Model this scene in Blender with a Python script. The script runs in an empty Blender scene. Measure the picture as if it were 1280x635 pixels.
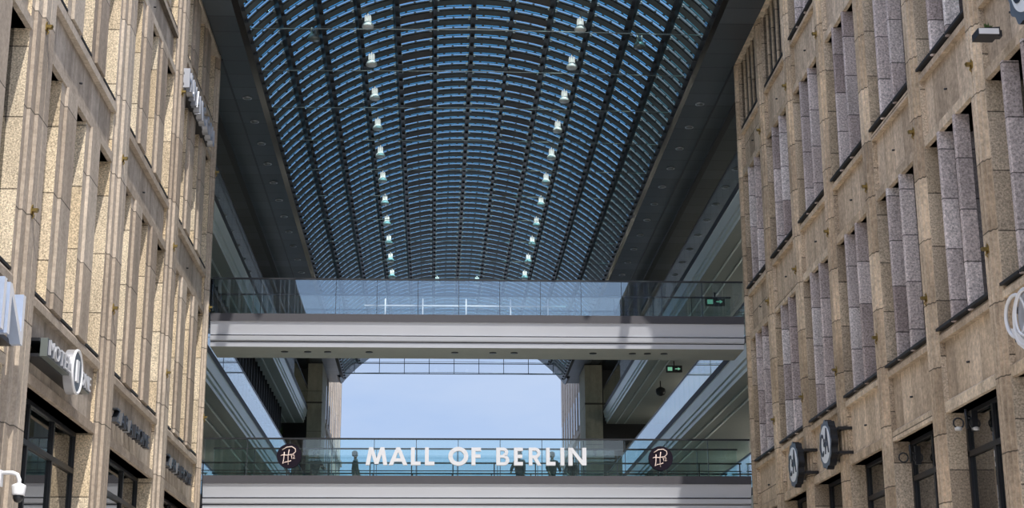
import bpy, bmesh, math, random
from math import sin, cos, pi, radians, sqrt, atan2
from mathutils import Vector, Matrix
random.seed(7)
SC = bpy.context.scene
COL = SC.collection

# ------------------------------------------------------------------ camera (metres; camera at the origin, pavement 1.7 m below)
F_PX, PITCH, YAW, ROLL = 1977.76, 0.2701, 0.0499, -0.0047
cy, sy, cp, sp = cos(YAW), sin(YAW), cos(PITCH), sin(PITCH)
fwd = Vector((sy*cp, cy*cp, sp)); rgt = Vector((cy, -sy, 0)); upv = rgt.cross(fwd)
cr, sr = cos(ROLL), sin(ROLL)
r2 = rgt*cr + upv*sr; u2 = upv*cr - rgt*sr
cam = bpy.data.cameras.new('camera'); camo = bpy.data.objects.new('camera', cam); COL.objects.link(camo)
cam.sensor_fit = 'HORIZONTAL'; cam.sensor_width = 36; cam.lens = F_PX/1280*36; cam.clip_end = 1000
M4 = Matrix((r2, u2, -fwd)).transposed().to_4x4(); camo.matrix_world = M4
SC.camera = camo

# ------------------------------------------------------------------ colour management, exposure
SC.view_settings.view_transform = 'Standard'; SC.view_settings.look = 'None'
SC.view_settings.gamma = 1; SC.view_settings.use_curve_mapping = False
SC.view_settings.exposure = 0.0
SC.cycles.transparent_max_bounces = 48
SC.cycles.max_bounces = 10
GALLERY_W = 38      # added fill lights inside the galleries

# ------------------------------------------------------------------ sky
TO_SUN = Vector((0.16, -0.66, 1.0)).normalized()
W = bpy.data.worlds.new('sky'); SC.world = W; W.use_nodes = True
nt = W.node_tree; nt.nodes.clear()
def N(t, **k):
    n = nt.nodes.new(t)
    for a, b in k.items(): setattr(n, a, b)
    return n
out = N('ShaderNodeOutputWorld'); bg = N('ShaderNodeBackground'); nt.links.new(bg.outputs[0], out.inputs[0])
tc = N('ShaderNodeTexCoord'); sep = N('ShaderNodeSeparateXYZ'); nt.links.new(tc.outputs['Generated'], sep.inputs[0])
ramp = N('ShaderNodeValToRGB'); nt.links.new(sep.outputs[2], ramp.inputs[0])
el = ramp.color_ramp.elements
el[0].position = 0.0; el[0].color = (0.50, 0.64, 0.88, 1)
el[1].position = 0.75; el[1].color = (0.13, 0.26, 0.62, 1)
e = el.new(0.2); e.color = (0.40, 0.56, 0.87, 1)
e = el.new(0.32); e.color = (0.29, 0.46, 0.82, 1)
noi = N('ShaderNodeTexNoise'); noi.inputs['Scale'].default_value = 2.6; noi.inputs['Detail'].default_value = 7; noi.inputs['Roughness'].default_value = .55
mp = N('ShaderNodeMapping'); mp.inputs['Scale'].default_value = (1, 1, 3.2); nt.links.new(tc.outputs['Generated'], mp.inputs[0]); nt.links.new(mp.outputs[0], noi.inputs[0])
cr_ = N('ShaderNodeValToRGB'); nt.links.new(noi.outputs[0], cr_.inputs[0])
cr_.color_ramp.elements[0].position = .42; cr_.color_ramp.elements[0].color = (0, 0, 0, 1)
cr_.color_ramp.elements[1].position = .72; cr_.color_ramp.elements[1].color = (.55, .55, .55, 1)
mx = N('ShaderNodeMixRGB'); nt.links.new(cr_.outputs[0], mx.inputs[0]); nt.links.new(ramp.outputs[0], mx.inputs[1]); mx.inputs[2].default_value = (.72, .79, .92, 1)
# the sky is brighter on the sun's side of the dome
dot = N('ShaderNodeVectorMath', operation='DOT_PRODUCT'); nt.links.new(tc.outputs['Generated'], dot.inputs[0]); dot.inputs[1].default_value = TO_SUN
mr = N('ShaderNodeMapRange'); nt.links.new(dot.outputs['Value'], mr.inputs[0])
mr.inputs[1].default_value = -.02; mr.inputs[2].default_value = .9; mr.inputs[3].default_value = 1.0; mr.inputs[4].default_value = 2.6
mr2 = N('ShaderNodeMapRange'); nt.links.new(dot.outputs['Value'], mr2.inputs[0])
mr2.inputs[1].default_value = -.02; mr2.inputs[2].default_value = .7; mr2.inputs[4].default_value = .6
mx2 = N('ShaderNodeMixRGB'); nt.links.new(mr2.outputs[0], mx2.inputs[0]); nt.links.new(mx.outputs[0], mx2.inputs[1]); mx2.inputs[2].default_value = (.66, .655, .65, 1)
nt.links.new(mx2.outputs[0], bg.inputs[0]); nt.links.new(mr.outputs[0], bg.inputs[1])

sun = bpy.data.lights.new('sun', 'SUN'); sun.energy = 5.0; sun.angle = radians(0.6); sun.color = (1, .95, .87)
suno = bpy.data.objects.new('sun', sun); COL.objects.link(suno)
suno.rotation_euler = TO_SUN.to_track_quat('Z', 'Y').to_euler(); suno.location = (0, -20, 60)

# ------------------------------------------------------------------ materials
def newmat(name):
    m = bpy.data.materials.new(name); m.use_nodes = True
    return m, m.node_tree, m.node_tree.nodes['Principled BSDF']
def plain(name, col, rough=.5, metal=0, var=.12, scale=6, emit=None, spec=.5):
    m, t, b = newmat(name)
    b.inputs['Roughness'].default_value = rough; b.inputs['Metallic'].default_value = metal
    b.inputs['Specular IOR Level'].default_value = spec
    g = t.nodes.new('ShaderNodeNewGeometry'); n = t.nodes.new('ShaderNodeTexNoise'); n.inputs['Scale'].default_value = scale
    t.links.new(g.outputs['Position'], n.inputs[0])
    r = t.nodes.new('ShaderNodeMapRange'); r.inputs[3].default_value = 1-var; r.inputs[4].default_value = 1+var
    t.links.new(n.outputs[0], r.inputs[0])
    h = t.nodes.new('ShaderNodeVectorMath'); h.operation = 'SCALE'; h.inputs[0].default_value = col
    t.links.new(r.outputs[0], h.inputs['Scale']); t.links.new(h.outputs[0], b.inputs['Base Color'])
    if emit:
        b.inputs['Emission Color'].default_value = (*col, 1); b.inputs['Emission Strength'].default_value = emit
    return m
def stone(name, cols, jz=.95, jy=0, grain=14, contrast=.35, bump=.4, jx=0, streak=0, blockvar=.3):
    """stone cladding: random tone per block, joints, pores; world-space position"""
    m, t, b = newmat(name); L = t.links.new
    b.inputs['Roughness'].default_value = .85; b.inputs['Specular IOR Level'].default_value = .25
    g = t.nodes.new('ShaderNodeNewGeometry'); oi = t.nodes.new('ShaderNodeObjectInfo')
    s = t.nodes.new('ShaderNodeSeparateXYZ'); L(g.outputs['Position'], s.inputs[0])
    def math_(op, a, bb=None, cc=None):
        n = t.nodes.new('ShaderNodeMath'); n.operation = op
        for i, v in enumerate((a, bb, cc)):
            if v is None: continue
            if isinstance(v, (int, float)): n.inputs[i].default_value = v
            else: L(v, n.inputs[i])
        return n.outputs[0]
    zz = math_('DIVIDE', math_('ADD', s.outputs[2], math_('MULTIPLY', oi.outputs['Random'], jz*3)), jz)
    fz = math_('FLOOR', zz); rz = math_('SUBTRACT', zz, fz)
    if jy:
        yy = math_('DIVIDE', s.outputs[1], jy); fy = math_('FLOOR', yy); ry = math_('SUBTRACT', yy, fy)
    elif jx:
        yy = math_('DIVIDE', s.outputs[0], jx); fy = math_('FLOOR', yy); ry = math_('SUBTRACT', yy, fy)
    else: fy = None
    c = t.nodes.new('ShaderNodeCombineXYZ'); L(math_('MULTIPLY', oi.outputs['Random'], 91), c.inputs[0]); L(fz, c.inputs[1])
    if fy: L(fy, c.inputs[2])
    wn = t.nodes.new('ShaderNodeTexWhiteNoise'); L(c.outputs[0], wn.inputs[0])
    rp = t.nodes.new('ShaderNodeValToRGB'); rp.color_ramp.interpolation = 'LINEAR'
    els = rp.color_ramp.elements
    for i, col in enumerate(cols):
        if i < 2: q = els[i]; q.position = i/(len(cols)-1)
        else: q = els.new(i/(len(cols)-1))
        q.color = (*col, 1)
    if len(cols) > 2:
        els[0].position = 0
        for i, q in enumerate(els): q.position = i/(len(cols)-1)
        for i, q in enumerate(els): q.color = (*cols[i], 1)
    L(wn.outputs['Value'], rp.inputs[0])
    n1 = t.nodes.new('ShaderNodeTexNoise'); n1.inputs['Scale'].default_value = grain; n1.inputs['Detail'].default_value = 5; n1.inputs['Roughness'].default_value = .75
    L(g.outputs['Position'], n1.inputs[0])
    n2 = t.nodes.new('ShaderNodeTexNoise'); n2.inputs['Scale'].default_value = 1.1; n2.inputs['Detail'].default_value = 4
    mp_ = t.nodes.new('ShaderNodeMapping'); mp_.inputs['Scale'].default_value = (2.2, 2.2, .5); L(g.outputs['Position'], mp_.inputs[0]); L(mp_.outputs[0], n2.inputs[0])
    k1 = t.nodes.new('ShaderNodeMapRange'); k1.inputs[1].default_value = .3; k1.inputs[2].default_value = .7
    k1.inputs[3].default_value = 1-contrast; k1.inputs[4].default_value = 1+contrast; L(n1.outputs[0], k1.inputs[0])
    k2 = t.nodes.new('ShaderNodeMapRange'); k2.inputs[1].default_value = .3; k2.inputs[2].default_value = .7
    k2.inputs[3].default_value = .8-streak; k2.inputs[4].default_value = 1.15; L(n2.outputs[0], k2.inputs[0])
    k = math_('MULTIPLY', k1.outputs[0], k2.outputs[0])
    jd = math_('MULTIPLY', math_('GREATER_THAN', rz, .026/jz), 1.0)
    if fy: jd = math_('MULTIPLY', jd, math_('GREATER_THAN', ry, .015))
    jd = math_('ADD', math_('MULTIPLY', jd, .72), .28)
    k = math_('MULTIPLY', k, jd)
    h = t.nodes.new('ShaderNodeVectorMath'); h.operation = 'SCALE'; L(rp.outputs[0], h.inputs[0]); L(k, h.inputs['Scale'])
    L(h.outputs[0], b.inputs['Base Color'])
    bp = t.nodes.new('ShaderNodeBump'); bp.inputs['Strength'].default_value = bump; bp.inputs['Distance'].default_value = .02
    L(n1.outputs[0], bp.inputs['Height']); L(bp.outputs[0], b.inputs['Normal'])
    return m
def glass(name, tint, ior=1.5, rough=0.0, refl=(1, 1, 1)):
    m = bpy.data.materials.new(name); m.use_nodes = True; t = m.node_tree; t.nodes.clear(); L = t.links.new
    o = t.nodes.new('ShaderNodeOutputMaterial'); mix = t.nodes.new('ShaderNodeMixShader')
    tr = t.nodes.new('ShaderNodeBsdfTransparent'); tr.inputs[0].default_value = (*tint, 1)
    gl = t.nodes.new('ShaderNodeBsdfGlossy'); gl.inputs[0].default_value = (*refl, 1); gl.inputs['Roughness'].default_value = rough
    fr = t.nodes.new('ShaderNodeFresnel'); fr.inputs[0].default_value = ior
    # fresnel of the outward side for both faces of the pane
    ge = t.nodes.new('ShaderNodeNewGeometry')
    lw = t.nodes.new('ShaderNodeMath'); lw.operation = 'DIVIDE'; lw.inputs[0].default_value = 1; lw.inputs[1].default_value = ior
    mxv = t.nodes.new('ShaderNodeMapRange'); L(ge.outputs['Backfacing'], mxv.inputs[0]); mxv.inputs[3].default_value = ior; mxv.inputs[4].default_value = 1/ior
    L(mxv.outputs[0], fr.inputs[0])
    L(fr.outputs[0], mix.inputs[0]); L(tr.outputs[0], mix.inputs[1]); L(gl.outputs[0], mix.inputs[2]); L(mix.outputs[0], o.inputs[0])
    return m

M = {}
M['tan'] = stone('smooth travertine', [(.43, .36, .29), (.32, .26, .205), (.50, .43, .355), (.37, .305, .245)], jz=1.9, grain=12, contrast=.26, bump=.15)
M['rough'] = stone('coarse sandstone', [(.60, .47, .31), (.66, .56, .42), (.52, .41, .28)], jz=1.35, grain=30, contrast=.75, bump=.7)
M['panel'] = stone('travertine panel', [(.38, .32, .26), (.46, .395, .33), (.31, .26, .21)], jz=9, jy=.83, grain=6, contrast=.22, bump=.2, streak=.05)
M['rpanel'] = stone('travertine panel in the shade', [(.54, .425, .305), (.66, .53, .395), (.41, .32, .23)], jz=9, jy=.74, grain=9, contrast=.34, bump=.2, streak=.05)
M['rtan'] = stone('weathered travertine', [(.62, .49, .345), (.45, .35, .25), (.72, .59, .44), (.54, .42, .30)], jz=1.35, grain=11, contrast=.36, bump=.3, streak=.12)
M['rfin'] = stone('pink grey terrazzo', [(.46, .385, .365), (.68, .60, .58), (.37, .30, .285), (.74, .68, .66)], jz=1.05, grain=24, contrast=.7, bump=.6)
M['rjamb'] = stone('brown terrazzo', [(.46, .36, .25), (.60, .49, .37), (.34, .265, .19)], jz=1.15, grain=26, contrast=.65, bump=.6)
M['pier'] = stone('pier stone', [(.42, .38, .29), (.48, .44, .34)], jz=2.6, grain=4, contrast=.1, bump=.1)
M['farstone'] = stone('pale stone', [(.44, .38, .33), (.50, .44, .38)], jz=3, grain=4, contrast=.15, bump=.1)
M['core'] = plain('masonry', (.10, .085, .07), .9)
M['black'] = plain('black powder coat', (.012, .013, .016), .4)
M['dark'] = plain('anthracite steel', (.03, .032, .038), .4, .2)
M['sill'] = plain('dark window sill', (.02, .021, .024), .5, .1)
M['pane'] = plain('dark window pane', (.008, .010, .013), .03, 0, 0, 1, spec=.6)
M['shoppane'] = plain('dark shop window pane', (.006, .009, .010), .01, 0, 0, 1, spec=.5); M['shoppane'].node_tree.nodes['Principled BSDF'].inputs['IOR'].default_value = 3.2
M['white'] = plain('white painted metal', (.78, .78, .80), .45, 0, .03)
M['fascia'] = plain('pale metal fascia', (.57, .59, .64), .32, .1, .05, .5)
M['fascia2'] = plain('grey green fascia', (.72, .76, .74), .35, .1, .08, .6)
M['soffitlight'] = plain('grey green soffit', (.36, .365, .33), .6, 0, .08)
M['deck'] = plain('deck edge', (.055, .053, .062), .6, 0, .1)
M['brass'] = plain('brass', (.36, .26, .09), .35, .9, .15)
M['steel'] = plain('brushed steel', (.55, .56, .60), .35, .7, .08)
M['blueletter'] = plain('silver blue letter', (.42, .50, .66), .35, .2, .1)
M['letterwhite'] = plain('letter white', (.60, .61, .64), .5, 0, .03)
M['ground'] = stone('granite paving', [(.52, .50, .47), (.60, .57, .53)], jz=50, jy=1.2, grain=3, contrast=.2, bump=.05)
M['lampwhite'] = plain('lit lamp tube', (.80, .86, .82), .4, 0, 0, 1, emit=.6)
M['lampcap'] = plain('lamp glass skirt', (.80, .82, .80), .35, 0, .1)
M['lampoff'] = plain('unlit lamp', (.16, .18, .17), .35, .3, .1)
M['downlight'] = plain('downlight lens', (.16, .17, .17), .4, 0, 0, 1)
M['warm'] = plain('warm lamp', (1.0, .8, .5), .5, 0, 0, 1, emit=1.6)
M['exit'] = plain('exit sign face', (.25, .62, .42), .5, 0, 0, 1, emit=.5)
M['disc'] = plain('dark purple disc', (.014, .011, .018), .8, 0, .1, spec=.05)
M['script'] = plain('rose gold script', (.75, .60, .55), .5, 0, .05)
M['leaf'] = plain('green leaf', (.07, .13, .03), .6, 0, .3)
M['skin'] = plain('skin', (.45, .27, .19), .6)
M['hair'] = plain('dark hair', (.02, .015, .012), .7)
M['coat_black'] = plain('black cloth', (.02, .02, .025), .8)
M['coat_green'] = plain('dark green cloth', (.03, .06, .045), .8)
M['jeans'] = plain('blue jeans', (.04, .06, .11), .8)
M['lanternwhite'] = plain('opal glass', (.6, .58, .55), .3)
M['disc_ring'] = plain('blue grey ring', (.10, .13, .17), .4)
M['disc_face'] = plain('grey sign face', (.80, .84, .88), .45)
M['charcoal'] = plain('charcoal letter', (.03, .035, .05), .35, .2)
M['cable'] = plain('stainless cable', (.35, .38, .36), .4, .6)
M['brownpanel'] = plain('brown steel panel', (.10, .085, .075), .6)
M['roofpanel'] = plain('grey roof louvre', (.085, .10, .10), .55, 0, .2, 1.5)
M['clamp'] = plain('clamp', (.25, .27, .28), .4, .5)
M['glass_rail'] = glass('balustrade glass', (.86, .95, .955), 1.5)
M['glass_blue'] = glass('blue tinted roof glass', (.47, .79, .86), 1.35)
M['glass_pale'] = glass('pale roof glass', (.84, .97, 1.0), 1.3)
M['glass_calm'] = glass('less reflective balustrade glass', (.9, .95, .95), 1.2)
M['glass_sky'] = glass('reflective balustrade glass', (.88, .93, .96), 1.95, 0, (.62, .80, 1.0))
M['glass_gable'] = glass('gable glass', (.97, .98, .99), 1.3)
# dark ceiling panels with joints every 1.22 m
m, t, b = newmat('dark ceiling panel'); L = t.links.new
b.inputs['Roughness'].default_value = .38
g = t.nodes.new('ShaderNodeNewGeometry'); s = t.nodes.new('ShaderNodeSeparateXYZ'); L(g.outputs['Position'], s.inputs[0])
dv = t.nodes.new('ShaderNodeMath'); dv.operation = 'DIVIDE'; L(s.outputs[1], dv.inputs[0]); dv.inputs[1].default_value = 1.22
fl = t.nodes.new('ShaderNodeMath'); fl.operation = 'FLOOR'; L(dv.outputs[0], fl.inputs[0])
fr = t.nodes.new('ShaderNodeMath'); fr.operation = 'FRACT'; L(dv.outputs[0], fr.inputs[0])
gt = t.nodes.new('ShaderNodeMath'); gt.operation = 'GREATER_THAN'; L(fr.outputs[0], gt.inputs[0]); gt.inputs[1].default_value = .05
wn = t.nodes.new('ShaderNodeTexWhiteNoise'); wn.noise_dimensions = '1D'; L(fl.outputs[0], wn.inputs['W'])
r = t.nodes.new('ShaderNodeMapRange'); r.inputs[3].default_value = .75; r.inputs[4].default_value = 1.3; L(wn.outputs[0], r.inputs[0])
a = t.nodes.new('ShaderNodeMath'); a.operation = 'MULTIPLY_ADD'; L(gt.outputs[0], a.inputs[0]); a.inputs[1].default_value = .6; a.inputs[2].default_value = .4
mu = t.nodes.new('ShaderNodeMath'); mu.operation = 'MULTIPLY'; L(a.outputs[0], mu.inputs[0]); L(r.outputs[0], mu.inputs[1])
h = t.nodes.new('ShaderNodeVectorMath'); h.operation = 'SCALE'; h.inputs[0].default_value = (.060, .070, .080); L(mu.outputs[0], h.inputs['Scale']); L(h.outputs[0], b.inputs['Base Color'])
M['ceil'] = m

# ------------------------------------------------------------------ mesh builder
class MB:
    def __init__(s): s.v = []; s.f = []; s.mi = []; s.sm = []
    def add(s, vs, fs, mi=0, smooth=False):
        o = len(s.v); s.v += [tuple(v) for v in vs]
        for k, f in enumerate(fs):
            s.f.append([i+o for i in f]); s.mi.append(mi[k] if isinstance(mi, list) else mi); s.sm.append(smooth)
        return s
    def box(s, x0, x1, y0, y1, z0, z1, mi=0):
        if x0 > x1: x0, x1 = x1, x0
        if y0 > y1: y0, y1 = y1, y0
        v = [(x0,y0,z0),(x1,y0,z0),(x1,y1,z0),(x0,y1,z0),(x0,y0,z1),(x1,y0,z1),(x1,y1,z1),(x0,y1,z1)]
        return s.add(v, [(0,3,2,1),(4,5,6,7),(0,1,5,4),(1,2,6,5),(2,3,7,6),(3,0,4,7)], mi)
    def prism(s, poly, fn, a, b, mi=0, side=None):
        """poly: 2D points, fn(p, t) -> 3D; extruded from a to b"""
        n = len(poly); v = [fn(p, a) for p in poly]+[fn(p, b) for p in poly]
        f = [tuple(range(n)), tuple(range(2*n-1, n-1, -1))]+[(i, i+n, (i+1) % n+n, (i+1) % n) for i in range(n)]
        mis = [mi, mi]+([side[i] for i in range(n)] if side else [mi]*n)
        return s.add(v, f, mis)
    def tube(s, pts, r, n=8, mi=0, cap=True, closed=False):
        pts = [Vector(p) for p in pts]; rs = r if isinstance(r, (list, tuple)) else [r]*len(pts)
        vs = []; fs = []; m_ = len(pts)
        prev = None
        for i, p in enumerate(pts):
            if closed: d = pts[(i+1) % m_]-pts[i-1]
            else: d = (pts[min(i+1, m_-1)]-pts[max(i-1, 0)])
            d.normalize()
            if prev is None:
                u = d.orthogonal().normalized()
            else:
                u = (prev-d*prev.dot(d)); u = u.normalized() if u.length > 1e-6 else d.orthogonal().normalized()
            prev = u; w = d.cross(u)
            for k in range(n):
                a = 2*pi*k/n; vs.append(p+(u*cos(a)+w*sin(a))*rs[i])
        for i in range(m_ if closed else m_-1):
            j = (i+1) % m_
            for k in range(n):
                k2 = (k+1) % n; fs.append((i*n+k, i*n+k2, j*n+k2, j*n+k))
        s.add(vs, fs, mi, True)
        if cap and not closed:
            o = len(s.v)-len(vs); s.f.append([o+k for k in range(n)][::-1]); s.mi.append(mi); s.sm.append(False)
            s.f.append([o+(m_-1)*n+k for k in range(n)]); s.mi.append(mi); s.sm.append(False)
        return s
    def lathe(s, prof, c=(0, 0, 0), n=16, mi=0, axis='z', smooth=True):
        vs = []; fs = []
        for (r, h) in prof:
            for k in range(n):
                a = 2*pi*k/n
                if axis == 'z': vs.append((c[0]+r*cos(a), c[1]+r*sin(a), c[2]+h))
                elif axis == 'y': vs.append((c[0]+r*cos(a), c[1]+h, c[2]+r*sin(a)))
                else: vs.append((c[0]+h, c[1]+r*cos(a), c[2]+r*sin(a)))
        for i in range(len(prof)-1):
            for k in range(n):
                k2 = (k+1) % n; fs.append((i*n+k, i*n+k2, (i+1)*n+k2, (i+1)*n+k))
        fs.append(tuple(range(n))[::-1]); fs.append(tuple((len(prof)-1)*n+k for k in range(n)))
        return s.add(vs, fs, mi, smooth)
    def build(s, name, mats, parent=None, label=None):
        me = bpy.data.meshes.new(name)
        if not isinstance(mats, (list, tuple)): mats = [mats]
        if parent is not None: o0 = Vector(parent['_w'])
        else:
            xs = [p[0] for p in s.v]; ys = [p[1] for p in s.v]; zs = [p[2] for p in s.v]
            o0 = Vector(((min(xs)+max(xs))/2, (min(ys)+max(ys))/2, min(zs)))
        me.from_pydata([tuple(Vector(p)-o0) for p in s.v], [], s.f)
        for m_ in mats: me.materials.append(m_)
        me.polygons.foreach_set('material_index', s.mi); me.polygons.foreach_set('use_smooth', s.sm)
        me.update(); bm = bmesh.new(); bm.from_mesh(me); bmesh.ops.recalc_face_normals(bm, faces=bm.faces); bm.to_mesh(me); bm.free()
        o = bpy.data.objects.new(name, me); COL.objects.link(o)
        o['_w'] = tuple(o0)
        if parent is not None: o.parent = parent
        else: o.location = o0
        if label: o['label'] = label
        return o
def tag(o, label=None, cat=None, group=None, kind=None):
    if label: o['label'] = label
    if cat: o['category'] = cat
    if group: o['group'] = group
    if kind: o['kind'] = kind
    return o
def thing(name, loc, label, cat, group=None):
    o = bpy.data.objects.new(name, None); COL.objects.link(o); o.location = loc; o['_w'] = tuple(loc); o.empty_display_size = .2
    return tag(o, label, cat, group)

# text: one mesh per letter, from the built-in font
_gl = {}
def glyph(ch):
    if ch in _gl: return _gl[ch]
    cu = bpy.data.curves.new('g', 'FONT'); cu.body = ch; cu.extrude = .5; cu.resolution_u = 4
    ob = bpy.data.objects.new('g', cu); COL.objects.link(ob)
    bpy.context.view_layer.update()
    dg = bpy.context.evaluated_depsgraph_get(); me = bpy.data.meshes.new_from_object(ob.evaluated_get(dg))
    v = [tuple(p.co) for p in me.vertices]; f = [tuple(p.vertices) for p in me.polygons]; nz = [abs(p.normal.z) > .5 for p in me.polygons]
    bpy.data.objects.remove(ob); bpy.data.curves.remove(cu); bpy.data.meshes.remove(me)
    x0 = min(p[0] for p in v); x1 = max(p[0] for p in v); y0 = min(p[1] for p in v); y1 = max(p[1] for p in v)
    v = [((p[0]-x0), (p[1]-y0)/(y1-y0), p[2]+.5) for p in v]
    _gl[ch] = (v, f, nz, x1-x0); return _gl[ch]
def letters(text, parent, org, U, V, Nn, height, length, depth, mats, gap=.14, bold=0, name='letter'):
    """letters from org along U; front face at Nn*depth"""
    org = Vector(org); U = Vector(U); V = Vector(V); Nn = Vector(Nn)
    tot = sum((.35 if c == ' ' else glyph(c)[3]+gap) for c in text)-gap
    k = length/tot; x = 0
    for c in text:
        if c == ' ': x += .35; continue
        v, f, nz, w = glyph(c); mb = MB()
        mb.add([org+U*((x+p[0])*k)+V*(p[1]*height)+Nn*(p[2]*depth) for p in v], f, [0 if q else 1 for q in nz])
        mb.build(name, mats, parent); x += w+gap

# ------------------------------------------------------------------ ground
gmb = MB().box(-60, 60, -60, 140, -1.9, -1.7)
tag(gmb.build('ground', M['ground']), 'granite paved pedestrian passage', kind='structure')

# ------------------------------------------------------------------ stone facades
XL, XRR = 7.24, 10.10
def facade(side, XF, name, label, y_first, pitch, nb, piers, gaps, Z, y_end, mats, n_sp, top_thin_from, shop):
    y_lim = y_end-(.39 if side < 0 else .27)
    """side -1 left / +1 right. X = side*(XF + d). piers: profile of the pilaster (y, d) relative to the bay start"""
    ys = [y_first+i*pitch for i in range(nb)]
    th = thing(name, (side*(XF+3), (y_first+y_end)/2, -1.7), label, 'building')
    P = lambda y, d, z: (side*(XF+d), y, z)
    tanm, roughm, panelm, finm, jambm = mats
    def box(mb, y0, y1, d0, d1, z0, z1, mi=0): return mb.box(side*(XF+d0), side*(XF+d1), y0, y1, z0, z1, mi)
    ZT = Z['top']
    box(MB(), y_first-1.3, y_end-.02, .62, 6.0, -1.7, ZT).build('wall_core', M['core'], th)
    for i, y0 in enumerate(ys+[ys[-1]+pitch]):
        last = i == nb
        prof = piers(last)
        prof = [(min(y0+a, y_end), d) for a, d in prof]
        n = len(prof)
        # faces turned to -Y at the deepest step are coarse, the rest smooth
        sd = []
        for k in range(n):
            (a0, d0), (a1, d1) = prof[k], prof[(k+1) % n]
            sd.append(1 if (abs(a0-a1) < .02 and abs(d0-d1) > .2) else 0)
        MB().prism(prof, lambda p, t: P(p[0], p[1], t), -1.7, ZT, 0, sd).build('pilaster', [tanm, roughm], th)
    for i, y0 in enumerate(ys):
        ya, yb = y0+Z['in0'], min(y0+pitch-Z['in1'], y_lim)
        # spandrels, ledges and lintels
        for (lz0, lz1, sz0) in Z['bands']:
            # lz0..lz1 ledge, sz0.. underside of the lintel below the spandrel
            box(MB(), ya, yb, .21, .62, sz0, lz0).build('spandrel', panelm, th)
            l = MB().prism([(.09, lz0), (.62, lz0), (.62, lz1), (.16, lz1), (.09, lz1-.1)], lambda p, t: P(t, p[0], p[1]), ya, yb).build('ledge', tanm, th)
            MB().prism([(.11, sz0), (.62, sz0), (.62, sz0+.27), (.20, sz0+.27), (.11, sz0+.20)], lambda p, t: P(t, p[0], p[1]), ya, yb).build('lintel', tanm, th)
            mb = MB()   # drain hole with a short dark spout
            yc = (ya+yb)/2+.2*side; zc = (lz0+sz0)/2+.05
            mb.tube([P(yc, .24, zc), P(yc, .15, zc-.01)], .022, 6); mb.build('spout', M['black'], th)
        for r, (z0, z1) in enumerate(Z['rows']):
            topthin = top_thin_from is not None and r == 2 and y0 > top_thin_from
            pn = MB(); box(pn, ya, yb,   .20 if topthin else (.50 if side > 0 else .42), .60, z0, z1); pn.build('window_pane', M['pane'], th)
            if topthin:
                k = 5; w = (yb-ya)/k
                for q in range(1, k):
                    box(MB(), ya+q*w-.05, ya+q*w+.05, .155, .20, z0, z1).build('mullion', tanm, th)
                box(MB(), ya, yb, .12, .32, z0, z0+.08).build('sill', M['sill'], th)
                continue
            gp = [(y0+a, min(y0+b_, y_lim)) for a, b_ in gaps]
            for (a, b_) in gp:
                box(MB(), a-.02, b_+.05, .13 if side < 0 else .05, .55, z0+.01, z0+.065).build('sill', M['sill'], th)
            for q in range(len(gp)-1):
                a, b_ = gp[q][1], gp[q+1][0]
                if side < 0:
                    prof = [(a, .35), (a, .135), (a+.34, .135), (a+.34, .07), (b_-.15, .07), (b_-.15, .135), (b_, .135), (b_, .35)]
                    sd = [1, 0, 0, 0, 0, 0, 1, 0]
                else:
                    prof = [(a, .385), (a, .10), (a+.02, .08), (b_-.02, .08), (b_, .10), (b_, .385)]
                    sd = [0]*6
                MB().prism(prof, lambda p, t: P(p[0], p[1], t), z0, z1, 0, sd).build('fin', [tanm, roughm] if side < 0 else [finm], th)
        # shop window: pane, black frame, transom, mullions
        zs = Z['shop']; dg = .55
        box(MB(), ya-.1, yb+.1, dg, .60, -1.2, zs).build('shop_pane', M['shoppane'], th)
        fr_ = MB(); tz = Z['transom']
        for (a, b_) in [(ya-.05, ya+.12)]+[(yb-.12, yb+.05)]: box(fr_, a, b_, dg-.06, dg, -1.2, zs)
        box(fr_, ya, yb, dg-.06, dg, zs-.10, zs)
        f_o = fr_.build('window_frame', M['black'], th)
        box(MB(), ya, yb, dg-.06, dg, tz-.05, tz+.06).build('transom', M['black'], f_o)
        for q in range(1, Z['nm']+1):
            yy = ya+(yb-ya)*q/(Z['nm']+1)
            box(MB(), yy-.05, yy+.05, dg-.055, dg, -1.2, zs-.1).build('mullion', M['black'], f_o)
        box(MB(), ya, yb, .15, .62, -1.7, -1.2).build('plinth', tanm, th)
    box(MB(), y_first-1.3, y_end-.01, .02, .62, ZT-.12, ZT).build('cornice', tanm, th)
    return th

# left: bays of 7.475 m
LP = 7.475; LY0 = 28.7-2*LP
ZL = dict(top=20.55, in0=-.3, in1=1.70, bands=[(6.85, 7.1, 5.43), (12.82, 13.1, 11.63), (17.88, 18.15, 16.78)],
          rows=[(7.1, 11.63), (13.1, 16.78), (18.15, 20.45)], shop=5.45, transom=4.6, nm=2)
def pierL(last):
    if last: return [(-1.77, .6), (-1.77, .135), (-1.62, .135), (-1.62, .07), (-1.52, .07), (-1.52, 0), (-1.37, 0), (-1.37, .6)]
    return [(-1.77, .58), (-1.77, .135), (-1.56, .135), (-1.56, .07), (-1.25, .07), (-1.25, 0), (-.92, 0), (-.92, .02), (-.89, .02), (-.89, 0), (-.55, 0), (-.55, .07), (-.38, .07), (-.38, .135), (-.2, .135), (-.2, .58)]
gapsL = [(-.2, .79), (2.1, 3.09), (4.4, 5.705)]
left = facade(-1, XL, 'stone_facade', 'sunlit sandstone department store front on the left with deep vertical fins', LY0, LP, 5, pierL, gapsL, ZL, 49.76,
              (M['tan'], M['rough'], M['panel'], M['tan'], M['rough']), 3, None, 1)
RP = 3.757; RY0 = 49.86-2.85-8*RP
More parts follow.
